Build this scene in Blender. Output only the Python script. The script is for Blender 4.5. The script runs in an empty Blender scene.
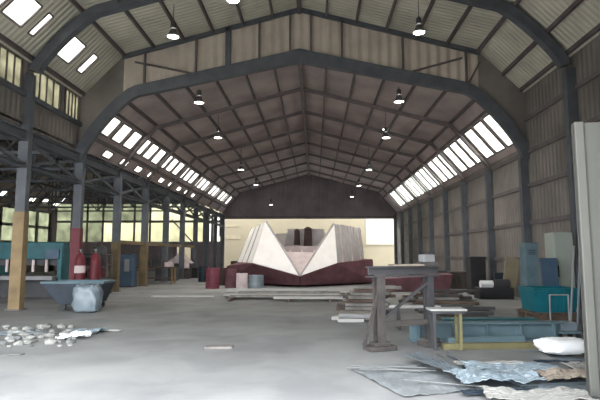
import bpy, bmesh, math, random
from mathutils import Vector, Matrix, Euler
R = random.Random(7)
scene = bpy.context.scene
COL = scene.collection

# ------------------------------------------------------------------ camera
F = 500.0
PITCH = math.atan(54 / F)
YAW = math.atan(15 / F * math.cos(PITCH))
cam_d = bpy.data.cameras.new('camera')
cam_d.sensor_width = 36; cam_d.lens = F / 600 * 36; cam_d.clip_start = .05; cam_d.clip_end = 500
cam = bpy.data.objects.new('camera', cam_d); COL.objects.link(cam)
cam.location = (0, 0, 1.6)
cam.rotation_euler = (math.pi / 2 + PITCH, 0, YAW)
scene.camera = cam

def at(px, py, Y):
    c, s = math.cos(PITCH), math.sin(PITCH)
    x, y = (px - 300) / F, (200 - py) / F
    yy, zz = c - y * s, s + y * c
    X2 = x * math.cos(YAW) - yy * math.sin(YAW); Y2 = x * math.sin(YAW) + yy * math.cos(YAW)
    t = Y / Y2
    return Vector((X2 * t, Y, 1.6 + zz * t))
def ground(px, py):
    a = at(px, py, 1)
    return at(px, py, -1.6 / (a.z - 1.6))

# ------------------------------------------------------------------ materials
def mat(name, col, rough=.8, metal=0., var=.18, scale=2.5, bump=0., wave=None, wave_pitch=.25, wave_bump=.6, spec=.3):
    m = bpy.data.materials.new(name); m.use_nodes = True
    nt = m.node_tree; N = nt.nodes; L = nt.links
    b = N['Principled BSDF']
    b.inputs['Roughness'].default_value = rough; b.inputs['Metallic'].default_value = metal
    b.inputs['Specular IOR Level'].default_value = spec
    tc = N.new('ShaderNodeTexCoord')
    n = N.new('ShaderNodeTexNoise'); n.inputs['Scale'].default_value = scale; n.inputs['Detail'].default_value = 6
    L.new(tc.outputs['Object'], n.inputs['Vector'])
    cr = N.new('ShaderNodeValToRGB')
    cr.color_ramp.elements[0].position = .3; cr.color_ramp.elements[1].position = .7
    cr.color_ramp.elements[0].color = (*[max(0, c * (1 - var)) for c in col], 1)
    cr.color_ramp.elements[1].color = (*[min(1, c * (1 + var)) for c in col], 1)
    L.new(n.outputs['Fac'], cr.inputs['Fac']); L.new(cr.outputs['Color'], b.inputs['Base Color'])
    h = None
    if bump:
        bp = N.new('ShaderNodeBump'); bp.inputs['Strength'].default_value = bump; bp.inputs['Distance'].default_value = .05
        L.new(n.outputs['Fac'], bp.inputs['Height']); h = bp
    if wave:
        w = N.new('ShaderNodeTexWave'); w.wave_type = 'BANDS'; w.bands_direction = wave
        w.inputs['Scale'].default_value = 2 * math.pi / (20 * wave_pitch)
        L.new(tc.outputs['Object'], w.inputs['Vector'])
        bp = N.new('ShaderNodeBump'); bp.inputs['Strength'].default_value = wave_bump; bp.inputs['Distance'].default_value = .04
        L.new(w.outputs['Color'], bp.inputs['Height'])
        if h: L.new(h.outputs['Normal'], bp.inputs['Normal'])
        h = bp
    if h: L.new(h.outputs['Normal'], b.inputs['Normal'])
    return m

def translucent(name, col, var=.12, scale=1.5):
    m = bpy.data.materials.new(name); m.use_nodes = True
    nt = m.node_tree; N = nt.nodes; L = nt.links
    out = N['Material Output']; N.remove(N['Principled BSDF'])
    tc = N.new('ShaderNodeTexCoord'); n = N.new('ShaderNodeTexNoise'); n.inputs['Scale'].default_value = scale
    L.new(tc.outputs['Object'], n.inputs['Vector'])
    cr = N.new('ShaderNodeValToRGB')
    cr.color_ramp.elements[0].position = .3; cr.color_ramp.elements[1].position = .7
    cr.color_ramp.elements[0].color = (*[c * (1 - var) for c in col], 1)
    cr.color_ramp.elements[1].color = (*[min(1, c * (1 + var)) for c in col], 1)
    L.new(n.outputs['Fac'], cr.inputs['Fac'])
    t = N.new('ShaderNodeBsdfTranslucent'); d = N.new('ShaderNodeBsdfDiffuse'); mx = N.new('ShaderNodeMixShader')
    L.new(cr.outputs['Color'], t.inputs['Color']); L.new(cr.outputs['Color'], d.inputs['Color'])
    mx.inputs['Fac'].default_value = .18
    L.new(t.outputs[0], mx.inputs[1]); L.new(d.outputs[0], mx.inputs[2]); L.new(mx.outputs[0], out.inputs['Surface'])
    return m

def emit(name, col, s):
    m = bpy.data.materials.new(name); m.use_nodes = True
    b = m.node_tree.nodes['Principled BSDF']
    b.inputs['Base Color'].default_value = (*col, 1)
    b.inputs['Emission Color'].default_value = (*col, 1); b.inputs['Emission Strength'].default_value = s
    return m

def floor_mat():
    m = bpy.data.materials.new('concrete_floor'); m.use_nodes = True
    nt = m.node_tree; N = nt.nodes; L = nt.links; b = N['Principled BSDF']
    tc = N.new('ShaderNodeTexCoord')
    def ramp(scale, detail, p0, c0, p1, c1, dist=0, stretch=None):
        n = N.new('ShaderNodeTexNoise'); n.inputs['Scale'].default_value = scale; n.inputs['Detail'].default_value = detail
        n.inputs['Distortion'].default_value = dist
        if stretch:
            mp = N.new('ShaderNodeMapping'); mp.inputs['Scale'].default_value = stretch
            L.new(tc.outputs['Object'], mp.inputs['Vector']); L.new(mp.outputs['Vector'], n.inputs['Vector'])
        else: L.new(tc.outputs['Object'], n.inputs['Vector'])
        r = N.new('ShaderNodeValToRGB')
        r.color_ramp.elements[0].position = p0; r.color_ramp.elements[0].color = (*c0, 1)
        r.color_ramp.elements[1].position = p1; r.color_ramp.elements[1].color = (*c1, 1)
        L.new(n.outputs['Fac'], r.inputs['Fac']); return r, n
    a, na = ramp(.35, 6, .35, (.23, .23, .232), .65, (.31, .31, .307))
    s, ns = ramp(.9, 8, .38, (.74, .74, .76), .58, (1, 1, 1), .6)
    mx = N.new('ShaderNodeMix'); mx.data_type = 'RGBA'; mx.blend_type = 'MULTIPLY'; mx.inputs[0].default_value = .65
    L.new(a.outputs['Color'], mx.inputs[6]); L.new(s.outputs['Color'], mx.inputs[7])
    L.new(mx.outputs[2], b.inputs['Base Color'])
    b.inputs['Roughness'].default_value = .85; b.inputs['Specular IOR Level'].default_value = .1
    bp = N.new('ShaderNodeBump'); bp.inputs['Strength'].default_value = .15; bp.inputs['Distance'].default_value = .03
    L.new(ns.outputs['Fac'], bp.inputs['Height']); L.new(bp.outputs['Normal'], b.inputs['Normal'])
    return m

M = dict(
    floor=floor_mat(),
    roof_hi=mat('olive_grey_sheet_roof', (0.58, 0.555, 0.46), wave='Y', wave_pitch=.2, scale=.8),
    roof=mat('purple_brown_sheet_roof', (0.385, 0.32, 0.305), wave='Y', wave_pitch=.2, scale=.6, var=.25),
    wall=mat('brown_grey_cladding', (0.19, 0.17, 0.155), wave='Y', wave_pitch=.25, scale=.6, var=.3),
    wallx=mat('dark_cladding', (0.2, 0.165, 0.175), wave='X', wave_pitch=.25, scale=.6, var=.25),
    fascia=mat('beige_corrugated_cladding', (0.52, 0.45, 0.38), scale=1.2, var=.14),
    steel=mat('blue_grey_painted_steel', (0.095, 0.102, 0.115), rough=.6, var=.2),
    purlin=mat('dark_steel_purlin', (0.13, 0.112, 0.112), rough=.7),
    ochre_dull=mat('dull_ochre_paint', (.15, .11, .06), rough=.7, var=.3),  # duller, browner ochre for the farther column bases and their rail
    ochre=mat('ochre_paint', (0.22, 0.155, 0.08), rough=.6, var=.25),
    cream=mat('cream_painted_render', (0.24, 0.205, 0.14), var=.05, scale=.5),
    whitewall=mat('white_painted_render', (0.34, 0.32, 0.27), var=.04, scale=.5),
    clear=translucent('clear_rooflight_sheet', (0.9, 0.9, 0.84)),
    yellow_pane=translucent('yellowed_translucent_sheet', (0.42, 0.41, 0.325), .25, 2.5),
    cream_pane=translucent('cream_translucent_sheet', (0.72, 0.7, 0.55), .12, 1.2),
    green_pane=translucent('greenish_translucent_sheet', (0.36, 0.37, 0.29), .25, 1.2),
    lamp=emit('lamp_glow', (1, .97, .88), 14),
    alu=mat('spun_aluminium', (.16, .16, .16), rough=.4, metal=.3),
    black=mat('black_steel', (.03, .03, .033), rough=.5),
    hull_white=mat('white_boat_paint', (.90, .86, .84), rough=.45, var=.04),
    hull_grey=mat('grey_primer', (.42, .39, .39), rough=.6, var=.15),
    hull_red=mat('dark_red_antifouling', (0.12, 0.052, 0.062), rough=.7, var=.3),
    pink=mat('pinkish_white_paint', (0.62, 0.52, 0.52), var=.12),
    dkbrown=mat('dark_brown_paint', (.05, .03, .028)),
    wood=mat('pale_timber', (0.26, 0.22, 0.18), var=.25, scale=4),
    wood_grey=mat('weathered_grey_timber', (0.2, 0.185, 0.175), var=.3, scale=4),
    wood_br=mat('brown_timber', (0.12, 0.085, 0.065), var=.3, scale=4),
    white=mat('white_board', (0.42, 0.415, 0.4), var=.08),
    dullwhite=mat('dull_white_paper', (.26, .255, .24), var=.15),
    pale_sheet=mat('pale_grey_blue_sheet', (.20, .215, .225), var=.2, scale=4),
    plastic=mat('white_plastic_wrap', (.88, .89, .90), rough=.35, var=.04, spec=.5),
    bluewrap=mat('pale_blue_plastic_wrap', (0.2, 0.245, 0.28), rough=.3, var=.2, spec=.5),
    sheet_b=mat('blue_grey_sheet_metal', (0.13, 0.155, 0.175), rough=.45, metal=.2, var=.2, scale=2),
    sheet_g=mat('grey_sheet_metal', (0.17, 0.175, 0.175), rough=.5, metal=.2, var=.2, scale=2),
    teal=mat('teal_paint', (0.022, 0.1, 0.115), rough=.5, var=.2),
    teal_b=mat('bright_teal_plastic', (0.012, 0.135, 0.17), rough=.45, var=.15),
    steelblue=mat('faded_blue_paint', (0.105, 0.16, 0.185), rough=.6, var=.2),
    navy=mat('dark_blue_steel', (0.02, 0.03, 0.045), rough=.5, var=.3),
    red=mat('red_paint', (0.13, 0.02, 0.028), rough=.5, var=.2),
    maroon=mat('pinkish_red_paint', (0.17, 0.04, 0.06), rough=.5, var=.2),
    tan=mat('tan_board', (0.26, 0.22, 0.15), var=.12),
    paleg=mat('pale_green_white_enamel', (0.34, 0.37, 0.33), rough=.5, var=.06),
    blue=mat('mid_blue_paint', (0.06, 0.1, 0.15), rough=.5, var=.15),
    rust=mat('rusty_brown_steel', (0.075, 0.066, 0.063), rough=.8, var=.3, scale=6),
    greyp=mat('grey_paint', (0.06, 0.06, 0.064), rough=.6, var=.2),
    ltgrey=mat('light_grey_paint', (0.24, 0.24, 0.25), rough=.5, var=.1),
    yel=mat('dull_yellow_paint', (0.17, 0.155, 0.08), rough=.6, var=.2),
    leaf=mat('grey_white_door_paint', (0.14, 0.14, 0.128), rough=.6, var=.07, scale=1.2),
    apron=mat('bounce_yard_concrete', (.62, .60, .56), var=.08, scale=.5),
    rubble=mat('pale_rubble', (0.27, 0.27, 0.255), var=.3, scale=8),
)

# ------------------------------------------------------------------ mesh builders
class MB:
    def __init__(self): self.bm = bmesh.new()
    def box(self, c, s, rot=(0, 0, 0)):
        m = Matrix.Translation(c) @ Euler(rot).to_matrix().to_4x4() @ Matrix.Diagonal((*s, 1))
        bmesh.ops.create_cube(self.bm, size=1, matrix=m); return self
    def bar(self, a, b, w, h=None, up=(0, 0, 1)):
        a, b = Vector(a), Vector(b); d = b - a; l = d.length; z = d.normalized()
        u = Vector(up)
        if abs(u.dot(z)) > .98: u = Vector((0, 1, 0))
        x = u.cross(z).normalized(); y = z.cross(x)
        m = Matrix((x, y, z)).transposed().to_4x4(); m.translation = (a + b) / 2
        bmesh.ops.create_cube(self.bm, size=1, matrix=m @ Matrix.Diagonal((w, h or w, l, 1))); return self
    def cyl(self, a, b, r, r2=None, seg=20):
        a, b = Vector(a), Vector(b); d = b - a
        m = d.to_track_quat('Z', 'Y').to_matrix().to_4x4(); m.translation = (a + b) / 2
        bmesh.ops.create_cone(self.bm, cap_ends=True, segments=seg, radius1=r, radius2=r if r2 is None else r2, depth=d.length, matrix=m); return self
    def lathe(self, prof, c=(0, 0, 0), seg=24):
        rings = []
        for r, z in prof:
            rings.append([self.bm.verts.new((c[0] + r * math.cos(2 * math.pi * i / seg), c[1] + r * math.sin(2 * math.pi * i / seg), c[2] + z)) for i in range(seg)])
        for p, q in zip(rings, rings[1:]):
            for i in range(seg):
                j = (i + 1) % seg; self.bm.faces.new((p[i], p[j], q[j], q[i]))
        return self
    def plate(self, pts, t=.05):
        pts = [Vector(p) for p in pts]; n = Vector((0, 0, 0))
        for i in range(len(pts)):
            a, b = pts[i], pts[(i + 1) % len(pts)]
            n += a.cross(b)
        n.normalize()
        f = [self.bm.verts.new(p + n * t / 2) for p in pts]; k = [self.bm.verts.new(p - n * t / 2) for p in pts]
        self.bm.faces.new(f); self.bm.faces.new(k[::-1])
        for i in range(len(pts)):
            j = (i + 1) % len(pts); self.bm.faces.new((f[j], f[i], k[i], k[j]))
        return self
    def prism(self, prof, axis, a, b):          # closed profile of 2-D points swept along an axis
        def v(p, t): return (t, p[0], p[1]) if axis == 'X' else (p[0], t, p[1]) if axis == 'Y' else (p[0], p[1], t)
        f = [self.bm.verts.new(v(p, a)) for p in prof]; k = [self.bm.verts.new(v(p, b)) for p in prof]
        self.bm.faces.new(f); self.bm.faces.new(k[::-1])
        for i in range(len(prof)):
            j = (i + 1) % len(prof); self.bm.faces.new((f[j], f[i], k[i], k[j]))
        return self

def obj(name, mb, material, parent=None, bevel=0, smooth=False):
    me = bpy.data.meshes.new(name)
    bmesh.ops.recalc_face_normals(mb.bm, faces=mb.bm.faces[:])
    if smooth:
        for f in mb.bm.faces: f.smooth = True
    mb.bm.to_mesh(me); mb.bm.free(); me.materials.append(M[material])
    o = bpy.data.objects.new(name, me); COL.objects.link(o)
    if parent: o.parent = parent
    if bevel:
        b = o.modifiers.new('bevel', 'BEVEL'); b.width = bevel; b.segments = 2; b.limit_method = 'ANGLE'
    return o
def tag(o, label, cat, group=None, kind=None):
    o['label'] = label; o['category'] = cat
    if group: o['group'] = group
    if kind: o['kind'] = kind
    return o
def struct(name, mb, material, label, cat, group=None, **k):
    return tag(obj(name, mb, material, **k), label, cat, group, 'structure')
def thing(name, label, cat, loc=(0, 0, 0), rz=0, group=None):
    o = bpy.data.objects.new(name, None); COL.objects.link(o); o.empty_display_size = .2
    o.location = loc; o.rotation_euler = (0, 0, rz)
    return tag(o, label, cat, group)
def dup(root, loc, rz, label=None):
    r = root.copy(); COL.objects.link(r); r.location = loc; r.rotation_euler = (0, 0, rz)
    if label: r['label'] = label
    for ch in list(root.children):
        c = ch.copy(); COL.objects.link(c); c.parent = r
        for g in list(ch.children):
            d = g.copy(); COL.objects.link(d); d.parent = c
    return r
ORD = 'first second third fourth fifth sixth seventh eighth ninth tenth eleventh twelfth thirteenth fourteenth fifteenth sixteenth seventeenth eighteenth nineteenth twentieth'.split()
ORD += ['twenty-' + o for o in ORD[:9]] + ['thirtieth'] + ['thirty-' + o for o in ORD[:9]]

# ------------------------------------------------------------------ the shell
C, W = -.55, 8.15                     # nave axis and half width
CL = C - 2 * W                        # axis of the parallel left nave
Y0, YG, YE = 4.6, 17.9, 46.6          # open front, gable step, far end
HI = [(0, 10.75), (6.6, 9.0), (8.15, 7.42)]
LO = [(0, 9.1), (6.5, 7.38), (8.15, 5.45)]
BAY = 3.6
FR = [YG + BAY * i for i in range(9)]  # frames of the lower nave

b = MB(); b.box((0, 40, -.1), (120, 120, .2))
struct('floor', b, 'floor', 'grey concrete floor running from the bright entrance to the far end', 'floor')

b = MB(); b.box((0, Y0 - 15.1, .004), (60, 30, .008))  # unseen pale slab added to bounce daylight up to the ceilings
struct('ground', b, 'apron', 'unseen pale yard outside the entrance, added to bounce light indoors', 'yard')

def steep(prof, r):                   # height on the steep strip
    (r0, h0), (r1, h1) = prof[1], prof[2]
    return h0 + (h1 - h0) * (r - r0) / (r1 - r0)
def slab(mb, cx, side, prof_pts, y0, y1, t=.06):
    (r0, h0), (r1, h1) = prof_pts
    x0, x1 = cx + side * r0, cx + side * r1
    mb.prism([(x0, h0), (x1, h1), (x1, h1 + t), (x0, h0 + t)], 'Y', y0, y1)
def roof(mb, cx, side, prof, y0, y1, strip, wins, strip2=None, wins2=()):
    slab(mb, cx, side, prof[:2], y0, y1)
    bands = [(strip, wins)] + ([(strip2, wins2)] if strip2 else [])
    r = prof[1][0]
    for (ra, rb), ws in bands:
        slab(mb, cx, side, ((r, steep(prof, r)), (ra, steep(prof, ra))), y0, y1)
        y = y0
        for a, c in list(ws) + [(y1, y1)]:
            if a > y: slab(mb, cx, side, ((ra, steep(prof, ra)), (rb, steep(prof, rb))), y, a)
            y = c
        r = rb
    slab(mb, cx, side, ((r, steep(prof, r)), (prof[2][0], prof[2][1])), y0, y1)

win_n = [0]
def rooflight(cx, side, prof, strip, y0, y1, material, label, group):
    win_n[0] += 1
    ra, rb = strip
    p = [(cx + side * ra, steep(prof, ra)), (cx + side * rb, steep(prof, rb))]
    mb = MB(); mb.prism([(p[0][0], p[0][1] + .02), (p[1][0], p[1][1] + .02), (p[1][0], p[1][1] + .04), (p[0][0], p[0][1] + .04)], 'Y', y0 - .01, y1 + .01)
    o = struct('window_%d' % win_n[0], mb, material, label, 'rooflight', group)
    f = MB()
    for y in (y0, y1): f.bar((p[0][0], y, p[0][1] - .01), (p[1][0], y, p[1][1] - .01), .05, .04, up=(0, 1, 0))
    for q in p: f.bar((q[0], y0, q[1] - .01), (q[0], y1, q[1] - .01), .04)
    obj('window_frame', f, 'purlin', o)
    return o

# right strip of the low nave, left strip, near bays of the high nave
def spans(y0, y1, pitch, width, off=.15):
    out = []; y = y0 + off
    while y + width < y1 - .1:
        out.append((y, y + width)); y += pitch
    return out
RS, LS, LS2, HS, NS = (7.02, 7.95), (7.02, 7.55), (7.86, 8.07), (7.08, 7.66), (7.25, 7.6)
r_wins, l_wins = spans(YG, 43.4, 1.2, .96), spans(YG, YE, 1.2, .90)
l_wins = [w for i, w in enumerate(l_wins)]
l2_wins = spans(19.6, 36, 1.8, .8, 0)
h_wins = [(5.2, 6.2), (6.5, 7.7), (7.9, 9.0), (9.6, 10.6), (10.9, 12.1), (11.9 + .35, 13.15), (13.5, 13.75), (14.62, 15.86), (16.42, 16.8)]  # panes nearest the entrance are unseen, added to let in more light
n_wins = spans(31.5, YE, 2.0, .8)

mb = MB()
roof(mb, C, 1, HI, Y0, YG, (7.1, 7.2), [])
roof(mb, C, -1, HI, Y0, YG, HS, h_wins)
struct('ceiling', mb, 'roof_hi', 'olive grey sheeted underside of the higher roof nearest the entrance', 'roof')
mb = MB()
roof(mb, C, 1, LO, YG, YE, RS, r_wins)
roof(mb, C, -1, LO, YG, YE, LS, l_wins, LS2, l2_wins)
struct('ceiling', mb, 'roof', 'purple brown sheeted underside of the lower main roof', 'roof')
mb = MB()
roof(mb, CL, 1, LO, Y0, YE, RS, [])
roof(mb, CL, -1, LO, Y0, YE, NS, n_wins)
struct('ceiling', mb, 'roof', 'dark sheeted roof over the parallel left aisle', 'roof')
for i, (a, c) in enumerate(r_wins):
    rooflight(C, 1, LO, RS, a, c, 'clear', '%s glowing pane from the entrance in the right rooflight strip' % ORD[i], 'panes of the right rooflight strip')
for i, (a, c) in enumerate(l_wins):
    rooflight(C, -1, LO, LS, a, c, 'clear', '%s glowing pane from the entrance in the long left rooflight strip' % ORD[i], 'panes of the left rooflight strip')
for i, (a, c) in enumerate(l2_wins):
    rooflight(C, -1, LO, LS2, a, c, 'clear', '%s narrow pane from the entrance just below the left rooflight strip' % ORD[i], 'narrow panes under the left strip')
for i, (a, c) in enumerate(h_wins):
    rooflight(C, -1, HI, HS, a, c, 'clear', '%s white rooflight pane from the entrance in the higher near roof, strip lengthened out of view for light' % ORD[i], 'panes of the higher near roof')
for i, (a, c) in enumerate(n_wins):
    rooflight(CL, -1, LO, NS, a, c, 'clear', '%s small bright pane from the entrance in the far left aisle roof' % ORD[i], 'panes of the left aisle roof')

# purlins: single members running the length of each roof
def prof_h(prof, r):
    for (r0, h0), (r1, h1) in zip(prof, prof[1:]):
        if r <= r1: return h0 + (h1 - h0) * (r - r0) / (r1 - r0)
def purlins(cx, side, prof, rs, y0, y1, where):
    for i, r in enumerate(rs):
        mb = MB(); x = cx + side * r; h = prof_h(prof, r) - .075
        mb.box((x, (y0 + y1) / 2, h), (.075, y1 - y0, .14))
        struct('roof_purlin', mb, 'purlin', '%s dark purlin out from the ridge on %s' % (ORD[i], where), 'purlin', 'purlins of ' + where)
RP = [1.0, 2.1, 3.2, 4.3, 5.4, 6.5]
purlins(C, 1, HI, RP + [7.4, 8.0], Y0, YG - .1, 'the right slope of the higher roof')
purlins(C, -1, HI, RP + [8.0], Y0, YG - .1, 'the left slope of the higher roof')
purlins(C, 1, LO, RP + [6.9], YG + .1, YE, 'the right slope of the lower main roof')
purlins(C, -1, LO, RP + [6.9, 7.7], YG + .1, YE, 'the left slope of the lower main roof')
purlins(CL, 1, LO, [2, 4, 6, 7.4], Y0, YE, 'the near slope of the left aisle roof')
purlins(CL, -1, LO, [2, 4, 6], Y0, YE, 'the far slope of the left aisle roof')
mb = MB(); mb.box((C, (YG + YE) / 2, 8.92), (.16, YE - YG - .2, .22))
struct('ridge_beam', mb, 'purlin', 'dark ridge beam along the peak of the lower main roof', 'beam')
mb = MB(); mb.box((C, (Y0 + YG) / 2, 10.6), (.16, YG - Y0 - .2, .2))
struct('ridge_beam', mb, 'purlin', 'dark ridge beam along the peak of the higher near roof', 'beam')

# portal rafters with curved haunches: one closed outline swept along the nave
def portal(cx, prof, y, depth, width, off=.16, cut=.9, foot=.9, lift=0, taper=0):
    (ra, ha), (rb, hb), (rc, hc) = prof
    r_in = rc - .12
    p0 = Vector((rb - cut, prof_h(prof, rb - cut) - off)); p3 = Vector((r_in, hc - foot))
    q1 = Vector((rb + .1, prof_h(prof, rb + .1) - off)); q2 = Vector((r_in, hc + .05))
    pts = [Vector((0, ha - off)), p0]
    for k in range(1, 13):
        t = k / 12
        pts.append((1 - t) ** 3 * p0 + 3 * (1 - t) ** 2 * t * q1 + 3 * (1 - t) * t * t * q2 + t ** 3 * p3)
    inner = []; pts2 = []
    for k, p in enumerate(pts):
        a = pts[max(0, k - 1)]; c = pts[min(len(pts) - 1, k + 1)]; d = (c - a).normalized()
        n = Vector((d.y, -d.x)) if k else Vector((0, -1))
        f = min(1, p.x / rb); pts2.append(p + n * -lift * f); inner.append(p + n * (depth - (lift + taper) * f))
    pts = pts2; mb = MB()
    for s in (-1, 1):
        for k in range(len(pts) - 1):
            mb.prism([(cx + s * q.x, q.y) for q in (pts[k], pts[k + 1], inner[k + 1], inner[k])], 'Y', y - width / 2, y + width / 2)
    bmesh.ops.remove_doubles(mb.bm, verts=mb.bm.verts[:], dist=1e-4)
    return mb
def polyframe(cx, prof, y, depth, width, off):
    mb = MB(); (ra, ha), (rb, hb), (rc, hc) = prof
    for s in (-1, 1):
        mb.prism([(cx, ha - off), (cx + s * rb, hb - off), (cx + s * (rb - .05), hb - off - depth), (cx, ha - off - depth)], 'Y', y - width / 2, y + width / 2)
        mb.prism([(cx + s * rb, hb - off), (cx + s * (rc - .06), hc - off + .05), (cx + s * (rc - .06 - depth), hc - off + .05), (cx + s * (rb - .05), hb - off - depth)], 'Y', y - width / 2, y + width / 2)
    return mb
struct('roof_frame', portal(C, HI, 14.4, .30, .26, .0, .5, .3), 'steel', 'heavy blue grey portal rafter with curved ends crossing the higher near roof', 'roof frame')
struct('roof_frame', portal(C, HI, 10.8, .30, .26, .0, .5, .3), 'steel', 'blue grey portal rafter just inside the entrance, overhead', 'roof frame')
for i, y in enumerate(FR):
    mb = portal(C, LO, y - .12, .5, .22, .0, .5, .5, .3, .1) if i == 0 else polyframe(C, LO, y, .14, .16, .15)
    struct('roof_frame', mb, 'steel' if i == 0 else 'purlin', '%s rafter frame from the entrance under the lower main roof' % ORD[i], 'roof frame', 'rafter frames of the lower main roof')
for i in range(10):
    y = 14.4 + BAY * i - .1
    if y > YE: break
    struct('roof_frame', polyframe(CL, LO, y, .2, .2, .15), 'steel', '%s rafter frame from the entrance in the left aisle roof' % ORD[i], 'roof frame', 'rafter frames of the left aisle')
# aisle roof bottom ties that show between the left columns
for i in range(9):
    y = 14.4 + BAY * i
    mb = MB(); mb.bar((CL - W + .2, y, 5.35), (CL + W - .25, y, 5.35), .12)
    for k in range(-3, 4):
        x = CL + k * 2.2; h = prof_h(LO, abs(k * 2.2)) - .35
        mb.bar((x, y, 5.35), (x, y, h), .08)
        if k < 3: mb.bar((x, y, 5.35 if k % 2 else h), (x + 2.2, y, (prof_h(LO, abs((k + 1) * 2.2)) - .35) if k % 2 else 5.35), .08)
    struct('roof_truss_tie', mb, 'steel', '%s lattice tie from the entrance across the left aisle' % ORD[i], 'truss', 'lattice ties of the left aisle')

# columns
def column(x, y, h, base_paint, label, sx=.30, sy=.22, base_h=2.8):
    mb = MB()
    mb.box((0, sy / 2 - .015, (h) / 2), (sx, .03, h)); mb.box((0, -sy / 2 + .015, h / 2), (sx, .03, h)); mb.box((0, 0, h / 2), (.05, sy - .04, h))
    mb.box((-sx / 2 + .02, 0, h / 2), (.025, sy - .06, h)); mb.box((sx / 2 - .02, 0, h / 2), (.025, sy - .06, h))
    o = struct('column', mb, 'steel', label, 'column', 'steel columns of the main nave'); o.location = (x, y, 0)
    p = MB(); p.box((0, 0, .015), (sx + .16, sy + .16, .03)); obj('base_plate', p, 'purlin', o)
    if base_paint:
        q = MB(); q.box((0, 0, base_h / 2 + .03), (sx + .03, sy + .03, base_h)); k = obj('painted_base', q, base_paint, o)
        k['label'] = ('dark red' if base_paint == 'red' else 'ochre yellow') + ' painted lower part'
    return o
XL, XR = C - W + .08, C + W - .12
column(XL, 10.8, 7.2, None, 'first blue grey column of the left row, just inside the entrance')
column(XL, 14.4, 7.0, 'ochre', 'nearest left column with a tall ochre yellow base')
column(XR, 14.4, 7.0, None, 'tall blue grey column behind the pale screen panel on the right', .34, .26)
column(XR, 10.8, 7.2, None, 'first blue grey column of the right row, just inside the entrance')
for i, y in enumerate(FR):
    column(XL, y, 5.2, 'ochre_dull' if i in (1, 2) else 'red' if i == 0 else None, '%s column of the left row counted from the gable step' % ORD[i], base_h=2.1 if i else 2.5)
    column(XR, y, 5.2, None, '%s dark column along the right wall counted from the gable step' % ORD[i])

# long girders on the left column line
for z, s, lab in ((5.08, .28, 'blue grey crane girder running along the left column row'), (4.2, .12, 'thin lower tie rail running along the left column row')):
    mb = MB(); mb.box((XL - .02, (Y0 + YE) / 2, z), (.12, YE - Y0, s)); mb.box((XL - .02, (Y0 + YE) / 2, z + s / 2), (.3, YE - Y0, .03)); mb.box((XL - .02, (Y0 + YE) / 2, z - s / 2), (.3, YE - Y0, .03))
    struct('girder', mb, 'steel', lab, 'girder')
for i, y in enumerate([10.8, 14.4] + FR[:7]):
    y2 = y + BAY if y != 14.4 else YG
    mb = MB(); mb.bar((XL, y + .15, 4.25), (XL, y2 - .15, 5.0), .09); mb.bar((XL, y + .15, 5.0), (XL, y2 - .15, 4.25), .09)
    struct('cross_brace', mb, 'steel', '%s crossed brace from the entrance in the left column row' % ORD[i], 'brace', 'crossed braces of the left column row')
mb = MB(); mb.box((XL, (21.5 + 35.7) / 2, 2.12), (.14, 35.7 - 21.5, .16))
struct('girder', mb, 'ochre_dull', 'ochre yellow rail joining the bases of the left columns', 'girder')

# gable step with beige cladding
def gable_cladding(y):
    mb = MB(); bm = mb.bm; pitch = .26; x = -6.7; cols = []
    k = 0
    while x <= 6.75:
        cols.append((C + x, y + (0 if (k // 2) % 2 else .05), prof_h(LO, abs(x)) - .05, prof_h(HI, abs(x)) + .03)); k += 1
        x += .05 if k % 2 else pitch / 2 - .0
    v = [(bm.verts.new((a, bb, c)), bm.verts.new((a, bb, d))) for a, bb, c, d in cols]
    vb = [(bm.verts.new((a, bb + .03, c)), bm.verts.new((a, bb + .03, d))) for a, bb, c, d in cols]
    for L_ in (v, vb):
        for p, q in zip(L_, L_[1:]): bm.faces.new((p[0], q[0], q[1], p[1]))
    return mb
g = struct('wall_gable', gable_cladding(YG - .05), 'fascia', 'beige corrugated gable strip between the higher and lower roofs', 'wall')
mb = MB()
for s in (-1, 1):
    mb.plate([(C + s * 6.5, YG, LO[1][1]), (C + s * 8.2, YG, LO[2][1] - .1), (C + s * 8.2, YG, HI[2][1] + .05), (C + s * 6.6, YG, HI[1][1] + .06), (C + s * 6.5, YG, HI[1][1] + .06)], .06)
obj('corner_panel', mb, 'wall', g)
for s in (-1, 1):
    for nm, pr, dz, wd in (('top_chord', HI, -.10, .16), ('bottom_chord', LO, -.02, .12)):
        mb = MB(); mb.bar((C, YG - .14, pr[0][1] + dz), (C + s * 6.6, YG - .14, pr[1][1] + dz), wd, .1, up=(0, 1, 0)); obj(nm, mb, 'steel', g)
for px, thick in ((145, .07), (196, .07), (228, .2), (259, .07), (290, .07), (311, .07), (342, .07), (403, .07), (466, .07)):
    p = at(px, 60, YG - .14); r = abs(p.x - C)
    mb = MB(); mb.box((p.x, YG - .14, (prof_h(LO, r) + prof_h(HI, r)) / 2 - .05), (thick, .1, prof_h(HI, r) - prof_h(LO, r) - .05)); obj('gable_post', mb, 'purlin' if thick < .1 else 'steel', g)
for a, c in (((135, 62), (195, 74)), ((403, 74), (462, 58)), ((466, 88), (480, 62))):
    p, q = at(*a, YG - .2), at(*c, YG - .2); mb = MB(); mb.bar(p, q, .07, .06); obj('gable_brace', mb, 'purlin', g)

# right wall, front portion to the open entrance
mb = MB(); mb.box((C + W + .03, (Y0 + YE) / 2, 2.75), (.06, YE - Y0, 5.5)); mb.box((C + W + .03, (Y0 + YG) / 2, 6.45), (.06, YG - Y0, 1.95))
wr = struct('wall_right', mb, 'wall', 'dark brown grey clad wall along the right side', 'wall')
for z in (1.4, 2.7, 4.0, 5.2, 6.4):
    y1 = YG if z > 5.4 else YE
    mb = MB(); mb.box((C + W - .03, (Y0 + y1) / 2, z), (.06, y1 - Y0, .14)); obj('wall_rail', mb, 'purlin', wr)
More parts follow.
